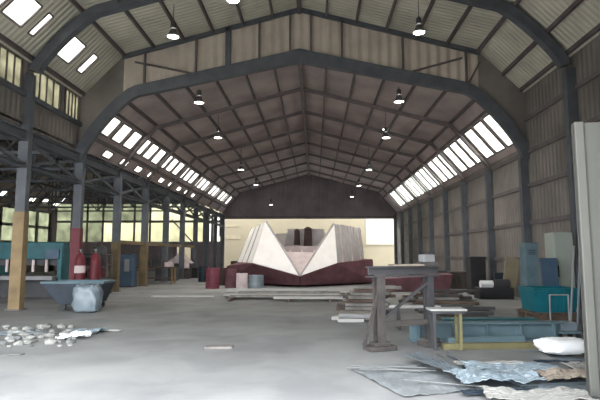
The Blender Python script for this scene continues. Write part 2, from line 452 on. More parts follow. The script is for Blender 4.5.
# left clerestory of the higher bays
yel = [(9.3, 10.5), (11.1, 12.2), (12.7, 14.1), (14.7, 16.35), (16.75, 17.7)]
mb = MB(); x = C - W - .03
mb.box((x, (Y0 + YG) / 2, 5.92), (.06, YG - Y0, 1.1)); mb.box((x, (Y0 + YG) / 2, 7.40), (.06, YG - Y0, .12))
y = Y0
for a, c in yel + [(YG, YG)]:
    if a > y: mb.box((x, (y + a) / 2, 6.9), (.06, a - y, .9))
    y = c
wl = struct('wall_left', mb, 'wall', 'grey clad wall strip above the left columns near the entrance', 'wall')
for i, (a, c) in enumerate(yel):
    win_n[0] += 1; mb = MB(); mb.box((x, (a + c) / 2, 6.9), (.02, c - a + .02, .92))
    o = struct('window_%d' % win_n[0], mb, 'yellow_pane', '%s yellowed translucent panel from the entrance, high in the left wall' % ORD[i], 'window', 'yellowed panels high on the left')
    f = MB()
    for k in range(5): f.box((x + .03, a + (c - a) * k / 4, 6.9), (.04, .04, .92))
    obj('window_frame', f, 'purlin', o)
mb = MB(); mb.box((x + .05, (Y0 + YG) / 2, 6.36), (.14, YG - Y0, .16)); struct('girder', mb, 'steel', 'steel sill beam under the yellowed panels high on the left', 'girder')

# left aisle: outer wall, closed front, glazed end wall
XO = CL - W
ow = [(36.6, 38.6), (39.2, 41.4), (42.0, 44.0), (44.5, 46.2)]
mb = MB(); x = XO - .03
mb.box((x, (Y0 + YE) / 2, 1.35), (.06, YE - Y0, 2.7)); mb.box((x, (Y0 + YE) / 2, 4.02), (.06, YE - Y0, .24)); mb.box((x, (Y0 + YE) / 2, 5.42), (.06, YE - Y0, .1))
y = Y0
for a, c in ow + [(YE, YE)]:
    mb.box((x, (y + a) / 2, 4.05), (.06, a - y, 2.74)); y = c
struct('wall_outer', mb, 'wall', 'dark outer side wall of the left aisle', 'wall')
for i, (a, c) in enumerate(ow):
    for z0, z1, row in ((2.7, 3.9, 'lower'), (4.14, 5.37, 'upper')):
        win_n[0] += 1; mb = MB(); mb.box((x, (a + c) / 2, (z0 + z1) / 2), (.02, c - a + .02, z1 - z0 + .02))
        struct('window_%d' % win_n[0], mb, 'green_pane', '%s greenish pane from the entrance in the %s row of the aisle side wall' % (ORD[i], row), 'window', 'greenish panes of the aisle side wall')
ZH, XJ, XK = 4.3, 2.75, -19.0        # entrance: head height, right jamb, left jamb
mb = MB()
mb.prism([(CL - W, 0), (XK, 0), (XK, 5.2), (C - W, 5.2), (C - W, 5.45), (CL + 6.5, 7.38), (CL, 9.1), (CL - 6.5, 7.38), (CL - W, 5.45)], 'Y', Y0 - .06, Y0)
mb.prism([(C - W, ZH), (XJ, ZH), (XJ, 0), (C + W, 0), (C + W, 7.42), (C + 6.6, 9.0), (C, 10.75), (C - 6.6, 9.0), (C - W, 7.42)], 'Y', Y0 - .06, Y0)
struct('wall_front', mb, 'wallx', 'dark clad front wall around the wide entrance behind the viewpoint', 'wall')
# end wall as frame members around the panes
ZB, ZM, ZT = 2.75, 4.55, 6.3
mb = MB(); mb.prism([(CL - 7.4, ZT), (CL + 7.4, ZT), (CL + 6.5, 7.38), (CL, 9.1), (CL - 6.5, 7.38)], 'Y', YE, YE + .06)
mb.box((CL - W + .25, YE + .03, 3.0), (.5, .06, 6)); mb.box((CL + W - .05, YE + .03, 2.7), (.1, .06, 5.4))
door_a, door_c = -12.9, -11.6
mb.box(((CL - W + door_a) / 2, YE + .03, ZB / 2), (door_a - CL + W, .06, ZB)); mb.box(((door_c + C - W) / 2, YE + .03, ZB / 2), (C - W - door_c, .06, ZB)); mb.box(((door_a + door_c) / 2, YE + .03, ZB - .15), (door_c - door_a, .06, .3))
we = struct('wall_end', mb, 'wallx', 'dark end wall of the left aisle around its rows of glowing panels', 'wall')
xs = [CL - W + .5 + i * 1.5 for i in range(10)] + [C - W - .15]
xs[-2] = -10.4
k = 0
for i in range(len(xs) - 1):
    a, c = xs[i] + .07, xs[i + 1] - .07
    for z0, z1, row in ((ZB, ZM, 'lower'), (ZM + .18, ZT, 'upper')):
        if i == len(xs) - 2: z1 = min(z1, 5.45)
        win_n[0] += 1; mb = MB(); mb.box(((a + c) / 2, YE + .03, (z0 + z1) / 2), (c - a, .02, z1 - z0))
        mt = 'clear' if i == len(xs) - 2 else 'green_pane' if (i < 3 or (row == 'upper' and i < 6)) else 'cream_pane'
        o = struct('window_%d' % win_n[0], mb, mt, '%s glowing panel from the left in the %s row of the aisle end wall' % (ORD[i], row), 'window', 'glowing panels of the aisle end wall')
        if i == len(xs) - 2:
            f = MB()
            for q in range(1, 4): f.box((a + (c - a) * q / 4, YE, (z0 + z1) / 2), (.2, .05, z1 - z0))
            obj('window_frame', f, 'purlin', o)
for xx in xs:
    mb = MB(); mb.box((xx, YE + .0, (ZB + ZT) / 2), (.16, .12, ZT - ZB) if xx < -9 else (.16, .12, 2.5)); obj('mullion', mb, 'purlin', we)
mb = MB(); mb.box(((xs[0] + xs[-1]) / 2, YE, ZM + .09), (xs[-1] - xs[0], .14, .2)); obj('transom', mb, 'purlin', we)
p, q = at(172, 220, YE - .3), at(196, 246, YE - .3)
mb = MB(); mb.bar(p, q, .14, .1); obj('diagonal_brace', mb, 'purlin', we)

# far end of the main nave: dark gable over a wide open doorway
ZL = 5.0
mb = MB(); mb.prism([(C - W, ZL), (C + W, ZL), (C + W, 5.5), (C + 6.5, 7.4), (C, 9.12), (C - 6.5, 7.4), (C - W, 5.5)], 'Y', YE, YE + .08)
struct('wall_far', mb, 'wallx', 'dark clad gable above the wide opening at the far end', 'wall')
mb = MB(); mb.box((C, YE - .06, ZL - .02), (2 * W - .4, .12, .24)); struct('lintel', mb, 'purlin', 'dark lintel beam over the wide opening at the far end', 'beam')
# cream yard building seen through it
YB = 53
yb = thing('yard_building', 'bright cream painted building seen through the far opening', 'building', (0, YB, 0)); yb['kind'] = 'structure'
mb = MB(); mb.box((0, 1.5, 3.6), (44, 3, 7.2)); obj('cream_wall', mb, 'cream', yb)
a = at(395, 245, YB); c = at(366, 245, YB)
mb = MB(); mb.box(((a.x + c.x) / 2, -.03, 4.2), (a.x - c.x, .06, 3.2)); k = obj('white_panel', mb, 'whitewall', yb); k['label'] = 'whiter rectangular panel'
mb = MB(); mb.box((8, -.04, 2.55), (6, .08, .08)); obj('ledge', mb, 'tan', yb)
mb = MB(); mb.box((-9, -.03, 3.4), (2.2, .05, .5)); mb.box((-9, -.03, 4.6), (1.8, .05, .25)); obj('grey_strip', mb, 'tan', yb)

# ------------------------------------------------------------------ high bay lamps
def make_lamp(loc, label):
    t = thing('high_bay_lamp', label, 'lamp', loc, 0, 'high bay lamps under the roof')
    obj('reflector', MB().lathe([(.07, .26), (.10, .22), (.16, .08), (.195, .02), (.20, 0), (.19, 0), (.15, .08), (.09, .21)]), 'alu', t, smooth=True)
    obj('diffuser', MB().cyl((0, 0, .015), (0, 0, .03), .18, seg=24), 'lamp', t)
    obj('gear_housing', MB().cyl((0, 0, .30), (0, 0, .48), .085).cyl((0, 0, .48), (0, 0, .52), .05), 'greyp', t)
    return t
def lamp_light(p):
    d = bpy.data.lights.new('lamp_light', 'SPOT'); d.energy = 850 if 20 < p.y < 32 else 100; d.spot_size = 2.6; d.spot_blend = .6; d.shadow_soft_size = .18; d.color = (1, .96, .88)
    o = bpy.data.objects.new('lamp_light', d); COL.objects.link(o); o.location = (p.x, p.y, p.z - .02)
lamps = [(173, 37, 15.4, 'left', 'nearest'), (199, 103, 19, 'left', 'second'), (218, 138, 22.6, 'left', 'third'), (241, 170, 29.7, 'left', 'fourth'), (256, 185, 36.9, 'left', 'fifth'),
         (419, 33, 15.4, 'right', 'nearest'), (399, 102, 19, 'right', 'second'), (386, 138, 22.6, 'right', 'third'), (369, 170, 29.7, 'right', 'fourth'), (359, 186, 36.9, 'right', 'fifth'),
         (217, 130, 25.4, 'left', ''), (385, 130, 25.4, 'right', ''), (271, 205, 43.6, 'left', 'farthest'), (352, 197, 43.6, 'right', 'farthest'), (233, 1, 14.0, 'top', '')]
first = None
for px, py, Y, side, nth in lamps:
    p = at(px, py, Y)
    r = abs(p.x - C); pr = HI if Y < YG else LO
    if nth == '': lab = 'lamp cut by the top edge, high over the entrance' if side == 'top' else 'small dim lamp close above the third lamp of the %s row' % side
    else: lab = '%s glowing high bay lamp from the entrance in the %s row' % (nth, side)
    if first is None: first = make_lamp(p, lab); t = first
    else:
        t = dup(first, p, 0, lab)
    top = prof_h(pr, r)
    if nth: lamp_light(p)
    st = MB().cyl((0, 0, .5), (0, 0, max(.6, top - p.z)), .012, seg=8); 
    for ch in list(t.children):
        if ch.name.startswith('hanger'): bpy.data.objects.remove(ch)
    obj('hanger_rod', st, 'purlin', t)

# ------------------------------------------------------------------ the boat
S = at(300, 277, 24.2)
bt = thing('boat', 'white hulled boat with dark red bottom standing bow on at the hall end', 'boat', (S.x, 24.2, 0))
o0 = Vector((S.x, 24.2, 0))
def rel(px, py, Y): return at(px, py, Y) - o0
s0 = rel(300, 276, 24.2)
TL, TR, KL, KR = rel(266, 222, 26.2), rel(334, 224, 26.2), rel(253, 263, 25.3), rel(337, 263, 25.3)
TL2, TR2, KL2, KR2 = rel(252, 229, 30), rel(360, 228, 31), rel(238, 262, 30), rel(364, 259, 31)
TLb, TRb, KLb, KRb = (v + Vector((0, 7, 0)) for v in (TL2, TR2, KL2, KR2))
obj('bow_plate', MB().plate([s0, TL, KL], .06), 'hull_white', bt)
obj('bow_plate', MB().plate([s0, KR, TR], .06), 'hull_white', bt)
obj('bow_rail', MB().cyl(s0, TL + Vector((0, 0, .03)), .05, seg=8), 'hull_grey', bt); obj('bow_rail', MB().cyl(s0, TR + Vector((0, 0, .03)), .05, seg=8), 'hull_grey', bt)
for q in ((TL, TL2, KL2, KL), (TR, TR2, KR2, KR)):
    sp = MB().plate([q[0], q[1], q[3]], .06).plate([q[1], q[2], q[3]], .06)
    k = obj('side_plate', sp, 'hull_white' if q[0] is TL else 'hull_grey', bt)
    for i in range(1, 6):
        t = i / 6; n = Vector((0, -.06, 0))
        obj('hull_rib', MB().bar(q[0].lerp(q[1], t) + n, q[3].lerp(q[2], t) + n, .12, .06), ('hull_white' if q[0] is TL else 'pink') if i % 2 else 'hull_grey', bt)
obj('side_plate', MB().plate([TL2, TLb, KLb], .06).plate([TL2, KLb, KL2], .06), 'hull_white', bt); obj('side_plate', MB().plate([TR2, TRb, KRb], .06).plate([TR2, KRb, KR2], .06), 'hull_white', bt)
obj('transom', MB().plate([TLb, TRb, KRb, KLb], .06), 'hull_white', bt)
# red bottom: a faceted shell from chine to keel line resting on the floor
z0 = .12
k0 = Vector((0, .2, z0)); bl = Vector((KL2.x - .2, 3.0, z0)); br = Vector((KR2.x + .15, 3.0, z0)); blb = Vector((KL2.x, 12.5, z0)); brb = Vector((KR2.x, 12.5, z0))
mb = MB()
sd = Vector((0, 0, -.03)); a_, b_ = Vector((KL2.x - .2, 3.2, KL2.z - .2)), Vector((KR2.x + .1, 3.2, KR2.z))
for tri in ([s0 + sd, KL + sd, bl], [s0 + sd, bl, k0], [KL + sd, a_, bl], [KL + sd, KL2 + sd, a_], [s0 + sd, br, KR + sd], [s0 + sd, k0, br], [KR + sd, br, b_], [KR + sd, b_, KR2 + sd],
            [a_, blb, bl], [a_, KLb + sd, blb], [KL2 + sd, KLb + sd, a_], [b_, br, brb], [b_, brb, KRb + sd], [KR2 + sd, b_, KRb + sd], [k0, bl, br], [bl, blb, brb], [bl, brb, br], [KLb, KRb, brb], [KLb, brb, blb]):
    mb.plate(tri, .05)
k = obj('hull_bottom', mb, 'hull_red', bt); k['label'] = 'dark red painted underwater hull'
# inside the open bow: foredeck, bulkhead, deckhouse front
iL, iR = TL.lerp(KL, .55), TR.lerp(KR, .55)
obj('foredeck', MB().plate([s0 + Vector((0, .3, .05)), iR + Vector((-.1, .3, -.4)), iL + Vector((.1, .3, -.4))], .05), 'pink', bt)
bh = [rel(283, 246, 28), rel(319, 246, 28), rel(322, 264, 28), rel(279, 264, 28)]
obj('bulkhead', MB().plate(bh, .08), 'pink', bt)
up = [rel(288, 229, 29), rel(324, 229, 29), rel(324, 250, 29), rel(284, 250, 29)]
obj('wheelhouse_front', MB().plate(up, .08), 'hull_grey', bt)
for i in range(3):
    p = rel(290 + 12 * i, 250, 27.9); obj('bulkhead_stiffener', MB().bar(p, p + Vector((0, 0, -.55)), .07), 'hull_white', bt)
for px, w, y0, y1, lb in ((297, .36, 231, 245, 'slimmer dark brown post on the boat deck, left of the pair'), (308, .5, 229, 246, 'wider dark brown post on the boat deck, right of the pair')):
    p = rel(px, y1, 28.4); q = rel(px, y0, 28.4)
    k = obj('deck_ventilator', MB().cyl(p, q, w / 2, w / 2.4, seg=14).cyl(q, q + Vector((0, 0, .12)), w / 2.1, w / 6, seg=14), 'dkbrown', bt); k['label'] = lb
for sx in (-2.6, 0.15, 2.6):
    for yy in (3.4, 8):
        obj('keel_block', MB().box((sx, yy, .06), (.5, .3, .12)), 'wood_br', bt)

# ------------------------------------------------------------------ planks in front of the boat
def plank(name, a, c, w, h, z, material, label, cat='plank', group=None):
    a, c = Vector(a), Vector(c); d = c - a
    o = obj(name, MB().box((0, 0, h / 2), (d.length, w, h)), material, bevel=.006)
    o.location = ((a.x + c.x) / 2, (a.y + c.y) / 2, z); o.rotation_euler = (0, 0, math.atan2(d.y, d.x))
    return tag(o, label, cat, group)
PB = 'pale boards stacked before the boat'
for i, x in enumerate((-2.9, -.9, .5)):
    plank('bearer', (x, 17.0, 0), (x, 19.6, 0), .1, .1, 0, 'wood_br', '%s dark bearer from the left under the pale boards' % ORD[i], 'bearer', 'bearers under the pale boards')
rows = [(17.15, -1.4, 1.0), (17.75, -3.0, 1.1), (18.35, -3.3, .9), (18.95, -3.4, 1.1), (19.4, -3.1, 1.0)]
for i, (y, x0, x1) in enumerate(rows):
    plank('board', (x0, y, 0), (x1, y + .06, 0), .4, .06, .1, 'white' if i in (0, 2, 4) else 'wood_grey', '%s long pale board from the front, flat on bearers before the boat' % ORD[i], 'board', PB)
plank('board', (-3.4, 19.5, 0), (.5, 19.6, 0), .3, .1, .16, 'white', 'topmost white board at the back of the stack before the boat', 'board', PB)
plank('board', (-2.8, 18.6, 0), (.9, 18.7, 0), .25, .08, .16, 'wood_grey', 'topmost grey board in the middle of the stack before the boat', 'board', PB)
p, q = ground(152, 297), ground(214, 297)
plank('board', p, q, .18, .05, 0, 'white', 'long thin pale board lying alone on the floor left of the stack')
p, q = ground(205, 348), ground(233, 348)
plank('board', p, q, .22, .04, 0, 'wood_grey', 'short grey plank lying alone on the open floor', 'plank')

# ------------------------------------------------------------------ scrap heap left of the trestle
def heap(x0, x1, y0, y1, layers, lens, mats, label, group):
    t = .085
    for k in range(layers):
        f = k / layers * .45
        ya, yb = y0 + (y1 - y0) * f, y1 - (y1 - y0) * f
        n = max(2, int((yb - ya) / .36))
        for i in range(n):
            L_ = R.uniform(*lens); cx = R.uniform(x0 + (x1 - x0) * f + L_ / 2, max(x0 + (x1 - x0) * f + L_ / 2, x1 - (x1 - x0) * f - L_ / 2))
            o = obj('offcut', MB().box((0, 0, t / 2), (L_, R.uniform(.1, .26), t - .004)), R.choice(mats), bevel=.005)
            o.location = (cx, ya + (i + .5) * (yb - ya) / n, k * t); o.rotation_euler = (0, 0, R.uniform(-.06, .06) if k % 2 == 0 else R.uniform(-.3, .3))
            tag(o, label, 'offcut', group)
heap(.55, 2.3, 13.6, 16.2, 8, (.7, 1.5), ('wood_grey', 'rust', 'wood_grey', 'wood_br'), 'grey brown timber offcut in the scrap heap behind the steel trestle', 'offcuts in the scrap heap')
heap(.3, 1.55, 11.9, 13.1, 2, (.45, 1.1), ('white', 'ltgrey', 'wood'), 'pale offcut at the front of the scrap heap left of the trestle', 'pale offcuts in front of the scrap heap')
heap(2.8, 4.5, 12.3, 14.6, 3, (.8, 1.8), ('rust', 'rust', 'wood_br', 'greyp'), 'dark brown timber offcut in the low heap between trestle and teal bin', 'offcuts between trestle and teal bin')
heap(2.7, 5.6, 15.2, 18.4, 5, (.8, 1.8), ('rust', 'wood_br', 'wood_grey'), 'brown timber offcut in the heap behind the trestle on the right', 'brown offcuts behind the trestle')

# ------------------------------------------------------------------ steel trestle
gA, gB = ground(380, 350), ground(430, 346)
base = (gA + gB) / 2
d = gB - gA; ang = math.atan2(d.y, d.x); hl = d.length / 2
tr = thing('steel_trestle', 'tall rusty grey steel trestle with two posts and a heavy crossbeam', 'trestle', base, ang)
H = 1.22
for x, w, mt in ((-hl, .15, 'rust'), (hl, .12, 'greyp')):
    obj('post', MB().box((x, -.07, H / 2), (w, .02, H)).box((x, .07, H / 2), (w, .02, H)).box((x, 0, H / 2), (.03, .13, H)), mt, tr)
    obj('foot', MB().box((x, 0, .04), (.5 if x < 0 else .34, .3, .08)).box((x, 0, .11), (.3, .2, .06)), 'rust', tr, bevel=.01)
obj('crossbeam', MB().box((0, 0, H + .09), (2 * hl + .4, .05, .12)).box((0, 0, H + .16), (2 * hl + .4, .2, .025)).box((0, 0, H), (2 * hl + .4, .2, .025)), 'greyp', tr)
obj('work_plate', MB().box((.05, 0, H + .19), (.55, .3, .03)), 'wood', tr)
obj('lower_rail', MB().box((0, 0, .42), (2 * hl, .07, .09)), 'rust', tr)
obj('brace', MB().bar((-hl - .02, 0, .9), (-hl - .3, 0, .08), .05), 'rust', tr); obj('brace', MB().bar((-hl, .02, .45), (hl, .02, 1.1), .045), 'greyp', tr)
p = base + Vector((math.cos(ang) * (hl - .02), math.sin(ang) * (hl - .02), H + .1725))
bx = thing('tool_box', 'small pale grey box with dark base on the right end of the trestle', 'box', p, ang)
obj('box_body', MB().box((0, 0, .13), (.24, .18, .14)), 'ltgrey', bx, bevel=.02); obj('box_base', MB().box((0, 0, .03), (.34, .2, .06)), 'rust', bx, bevel=.01)
obj('handle', MB().bar((-.06, 0, .2), (-.06, 0, .23), .02).bar((.06, 0, .2), (.06, 0, .23), .02).bar((-.07, 0, .23), (.07, 0, .23), .02), 'greyp', bx)

# low bench with yellow legs to the right of the trestle
p = ground(447, 351)
lb = thing('low_bench', 'low bench with pale top rail and dull yellow and grey legs beside the trestle', 'bench', (p.x + .05, p.y + .17, 0), .02)
obj('bench_top', MB().box((0, 0, .665), (.62, .34, .035)), 'white', lb, bevel=.008)
obj('apron', MB().box((0, 0, .625), (.56, .28, .045)), 'greyp', lb)
for x in (-.24, .2):
    for y in (-.12, .12):
        obj('leg', MB().box((x, y, .3), (.05, .045, .6)), 'yel' if x > 0 else 'greyp', lb)
p, q = at(396, 308, 11), at(432, 307, 11)
rk = thing('pipe_stand', 'grey stand holding a long white pipe behind the trestle', 'stand', (p.x + .35, 11, 0))
for x in (-.3, .35): obj('leg', MB().bar((x, -.15, 0), (x, 0, .44), .05).bar((x, .15, 0), (x, 0, .44), .05), 'greyp', rk)
obj('white_pipe', MB().cyl((-.5, 0, .47), (.6, 0, .47), .035, seg=12), 'white', rk)

# ------------------------------------------------------------------ beams lying on the right
def ibeam(name, a, c, h, w, material, label):
    a, c = Vector(a), Vector(c); d = c - a; L_ = d.length
    o = thing(name, label, 'beam', ((a + c) / 2).to_tuple(), math.atan2(d.y, d.x))
    obj('web', MB().box((0, 0, h / 2), (L_, .04, h - .03)), material, o)
    obj('flange', MB().box((0, 0, .015), (L_, w, .03)), material, o); obj('flange', MB().box((0, 0, h - .015), (L_, w, .03)), material, o)
    for i in range(5): obj('stiffener', MB().box((-L_ / 2 + .15 + i * (L_ - .3) / 4, 0, h / 2), (.02, w - .02, h - .06)), material, o)
    return o
ibeam('steel_beam', (1.75, 9.55, 0), (4.6, 9.75, 0), .34, .26, 'steelblue', 'long faded blue green steel beam lying behind the yellow timber')
ibeam('steel_beam', (2.6, 10.5, 0), (4.5, 10.6, 0), .3, .24, 'teal', 'shorter dark teal steel beam lying in front of the bright teal bin')
plank('timber', (2.15, 8.72, 0), (4.35, 8.95, 0), .12, .1, 0, 'yel', 'long dull yellow timber lying in front of the blue green beam', 'timber')
plank('timber', (2.3, 8.98, 0), (3.7, 9.2, 0), .1, .16, 0, 'steelblue', 'narrow green blue timber lying between yellow timber and steel beam', 'timber')

# bright teal bin on a wooden pallet
p = ground(560, 324)
pal = thing('pallet', 'brown wooden pallet carrying the bright teal bin', 'pallet', (p.x, p.y + .5, 0))
for y in (-.42, 0, .42): obj('runner', MB().box((0, y, .1), (1.15, .1, .2)), 'wood_br', pal)
for i in range(6): obj('deck_board', MB().box((-.52 + i * .208, 0, .215), (.15, 1.0, .03)), 'wood_br', pal)
for y in (-.42, 0, .42): obj('block', MB().box((0, y, .24), (1.1, .08, .02)), 'wood_br', pal)
tb = thing('teal_bin', 'bright teal plastic bin with lipped rim on the wooden pallet', 'bin', (p.x - .02, p.y + .5, .25))
tb.scale = (1, 1, .8)
mb = MB()
for s in (-1, 1):
    mb.plate([(s * .44, -.38, 0), (s * .44, .38, 0), (s * .5, .44, .66), (s * .5, -.44, .66)], .03); mb.plate([(-.44, s * .38, 0), (.44, s * .38, 0), (.5, s * .44, .66), (-.5, s * .44, .66)], .03)
mb.box((0, 0, .02), (.88, .76, .03))
obj('bin_body', mb, 'teal_b', tb)
obj('rim', MB().box((0, -.45, .67), (1.06, .06, .06)).box((0, .45, .67), (1.06, .06, .06)).box((-.5, 0, .67), (.06, .96, .06)).box((.5, 0, .67), (.06, .96, .06)), 'teal_b', tb, bevel=.01)
for i in range(5): obj('side_rib', MB().bar((-.36 + i * .18, -.395, .06), (-.38 + i * .19, -.45, .62), .04), 'teal_b', tb)

def crumpled(w, d, amp, nx=22, ny=16, th=.012, f=4.0):
    mb = MB(); bm = mb.bm; ph = [R.uniform(0, 6.28) for _ in range(8)]
    g = []
    for j in range(ny + 1):
        row = []
        for i in range(nx + 1):
            x, y = (i / nx - .5) * w, (j / ny - .5) * d
            z = amp * (.5 + .22 * math.sin(f * x + ph[0] + 1.3 * y) + .18 * math.sin(f * 1.9 * y + ph[1] - x) + .1 * math.sin(f * 3.1 * x - f * 2 * y + ph[2])) + R.uniform(0, .25) * amp
            row.append((x + R.uniform(-.02, .02) * min(1, amp * 10), y + R.uniform(-.02, .02) * min(1, amp * 10), max(.004, z)))
        g.append(row)
    top = [[bm.verts.new(p) for p in r] for r in g]; bot = [[bm.verts.new((p[0], p[1], max(0, p[2] - th))) for p in r] for r in g]
    for j in range(ny):
        for i in range(nx):
            bm.faces.new((top[j][i], top[j][i + 1], top[j + 1][i + 1], top[j + 1][i])); bm.faces.new((bot[j][i], bot[j + 1][i], bot[j + 1][i + 1], bot[j][i + 1]))
    for i in range(nx):
        bm.faces.new((top[0][i], bot[0][i], bot[0][i + 1], top[0][i + 1])); bm.faces.new((top[ny][i], top[ny][i + 1], bot[ny][i + 1], bot[ny][i]))
    for j in range(ny):
        bm.faces.new((top[j][0], top[j + 1][0], bot[j + 1][0], bot[j][0])); bm.faces.new((top[j][nx], bot[j][nx], bot[j + 1][nx], top[j + 1][nx]))
    return mb
def pillow(w, d, h, n=18, rough=.12):
    mb = MB(); bm = mb.bm
    bmesh.ops.create_uvsphere(bm, u_segments=n * 2, v_segments=n, radius=1)
    for v in bm.verts:
        x, y, z = v.co; f = lambda t: math.copysign(abs(t) ** .55, t)
        k = 1 + R.uniform(-rough, rough)
        v.co = (f(x) * w / 2 * k, f(y) * d / 2 * k, max(0, h / 2 + f(z) * h / 2 * (1 + R.uniform(-rough, rough))))
    return mb

# ------------------------------------------------------------------ foreground pile of sheets on the right
SH = 'sheets in the foreground pile'
layers = [((3.0, 7.1), 2.0, 2.3, .10, 'sheet_g', 'bottom grey metal sheet of the right foreground pile'),
          ((2.85, 7.0), 1.7, 2.2, -.12, 'sheet_b', 'second blue grey sheet up in the right foreground pile'),
          ((3.1, 7.25), 1.8, 1.9, .2, 'sheet_b', 'third sheet up, turned slightly, in the right foreground pile'),
          ((2.75, 7.3), 1.4, 1.6, -.05, 'sheet_g', 'topmost grey sheet of the right foreground pile')]
z = .0
for (cx, cy), w, dd, rz, mt, lab in layers:
    o = obj('metal_sheet', MB().box((0, 0, .0125), (w, dd, .025)), mt, bevel=.004); o.location = (cx, cy, z); o.rotation_euler = (0, 0, rz); z += .035
    o.location.z += 0
    tag(o, lab, 'sheet', SH)
    z -= .01
front = [((2.15, 6.3), 1.0, .55, .15, .10, 'bluewrap', 'crumpled pale blue wrapping lying along the front left of the sheet pile'),
         ((2.4, 5.68), 1.1, .4, -.08, .09, 'dullwhite', 'crumpled white wrapping at the very front of the sheet pile'),
         ((3.15, 6.4), .85, .35, .1, .08, 'wood', 'crumpled beige paper on the front of the sheet pile'),
         ((2.55, 6.75), 1.2, .35, -.1, .07, 'bluewrap', 'thin pale blue crumpled strip across the middle of the sheet pile'),
         ((3.75, 6.95), .9, .3, .15, .08, 'dullwhite', 'white crumpled strip on the right of the sheet pile below the white bundle'),
         ((1.62, 7.05), .3, 1.3, .3, .07, 'sheet_b', 'bent blue grey strip along the left edge of the sheet pile')]
front += [((3.75, 6.6), .8, .12, -.1, .04, 'dullwhite', 'narrow white strip at the right of the sheet pile, nearest the screen panel'),
          ((2.1, 5.95), .9, .1, .12, .04, 'navy', 'narrow dark strip between the blue and white wrappings of the sheet pile'),
          ((2.95, 6.12), .7, .12, -.05, .04, 'sheet_b', 'narrow blue grey strip in front of the beige paper on the sheet pile'),
          ((3.55, 7.25), 1.0, .12, .05, .04, 'navy', 'narrow dark strip just below the white bundle on the sheet pile'),
          ((2.45, 7.1), 1.1, .14, .06, .04, 'dullwhite', 'narrow pale strip behind the thin blue strip on the sheet pile')]
for i, ((cx, cy), w, dd, rz, amp, mt, lab) in enumerate(front):
    o = obj('crumpled_wrap', crumpled(w, dd, amp, f=7), mt); o.location = (cx, cy, .105 if cy > 6.2 else .03); o.rotation_euler = (0, 0, rz); tag(o, lab, 'wrapping', 'crumpled wrappings on the sheet pile')
g = ground(567, 364)
o = obj('white_bundle', pillow(.75, .45, .22), 'plastic', smooth=True); o.location = (g.x + .1, g.y + .3, .1); o.rotation_euler = (0, 0, .1)
tag(o, 'bright white plastic bundle lying on the back of the sheet pile', 'bundle')
o = obj('plastic_sheet', crumpled(1.1, 1.5, .03, 26, 26, .006, 9), 'pale_sheet'); o.location = (1.25, 6.7, .0); o.rotation_euler = (0, 0, .35)
tag(o, 'thin rumpled pale grey sheet flat on the floor left of the sheet pile', 'sheet')
for i in range(5):
    a = Vector((1.0 + R.uniform(-.1, .9), 6.2 + R.uniform(-.3, 1.8), .012)); an = R.uniform(-.4, .5)
    o = obj('steel_rod', MB().cyl((-.5, 0, 0), (.5, 0, 0), .008, seg=8), 'sheet_g'); o.location = a + Vector((0, 0, .045)); o.rotation_euler = (0, 0, an)
    tag(o, 'thin dark rod scattered on the floor in front of the trestle', 'rod', 'rods scattered before the trestle')

# ------------------------------------------------------------------ screen wall at the right edge
lf = thing('screen_panel', 'tall grey white steel screen panel standing upright at the right edge', 'panel', (3.06, 5.86, 0), -.2)
obj('panel_sheet', MB().box((2.4, .06, 1.575), (4.8, .08, 3.13)), 'leaf', lf, bevel=.008)
obj('edge_post', MB().box((.05, .06, 1.575), (.1, .14, 3.15)), 'leaf', lf, bevel=.01)
for z in (.1, 1.6, 3.05): obj('back_rail', MB().box((2.4, .13, z), (4.7, .06, .08)), 'greyp', lf)
obj('bottom_shoe', MB().box((2.4, .06, .015), (4.8, .2, .03)), 'greyp', lf)

# ------------------------------------------------------------------ right wall things
p = at(561, 255, 13.6)
cb = thing('tall_cabinet', 'tall pale green white cabinet against the right wall behind the teal bin', 'cabinet', (p.x, 13.7, 0), 0)
obj('cabinet_body', MB().box((0, 0, 1.1), (.52, .5, 2.14)), 'paleg', cb, bevel=.015)
dr = obj('door', MB().box((0, -.265, 1.12), (.48, .03, 2.02)), 'paleg', cb, bevel=.01); obj('handle', MB().cyl((-.18, -.30, 1.0), (-.18, -.30, 1.3), .015, seg=8), 'greyp', dr)
obj('plinth', MB().box((0, 0, .03), (.48, .46, .06)), 'greyp', cb)
p = at(548, 262, 12.9)
o = obj('leaning_board', MB().box((0, 0, .95), (.42, .03, 1.5)), 'blue'); o.location = (p.x + .1, 13.0, -.19); o.rotation_euler = (-.06, 0, 0); o.location.z = -.2
tag(o, 'mid blue board standing in front of the pale cabinet', 'board')
p = at(543, 262, 13.2)
o = obj('grey_locker', MB().box((0, 0, .95), (.34, .4, 1.9)), 'steelblue', bevel=.01); o.location = (p.x - .02, 14.0, 0); tag(o, 'narrow blue grey locker left of the pale cabinet', 'locker')
obj('locker_door', MB().box((0, -.21, .97), (.3, .02, 1.78)), 'steelblue', o); obj('vent', MB().box((0, -.225, 1.6), (.18, .012, .02)).box((0, -.225, 1.65), (.18, .012, .02)).box((0, -.225, 1.7), (.18, .012, .02)), 'black', o)
p = at(504, 285, 18.6)
o = obj('leaning_board', MB().box((0, 0, .75), (.5, .04, 1.3)), 'tan'); o.location = (p.x + .1, 18.55, .1); o.rotation_euler = (-.12, .22, 0); tag(o, 'tan board leaning behind the dark machine by the right wall', 'board')
p = ground(500, 300)
mc = thing('floor_machine', 'dark low machine with a shiny white drum by the right wall', 'machine', (p.x, p.y + .6, 0))
obj('machine_base', MB().box((0, 0, .2), (1.2, .7, .4)), 'black', mc, bevel=.03); obj('motor', MB().cyl((.05, 0, .52), (.55, 0, .52), .17), 'greyp', mc)
obj('drum', MB().cyl((-.5, -.1, .52), (-.06, -.1, .52), .13), 'plastic', mc); obj('guard', MB().box((.3, .2, .75), (.4, .2, .35)), 'navy', mc, bevel=.02)
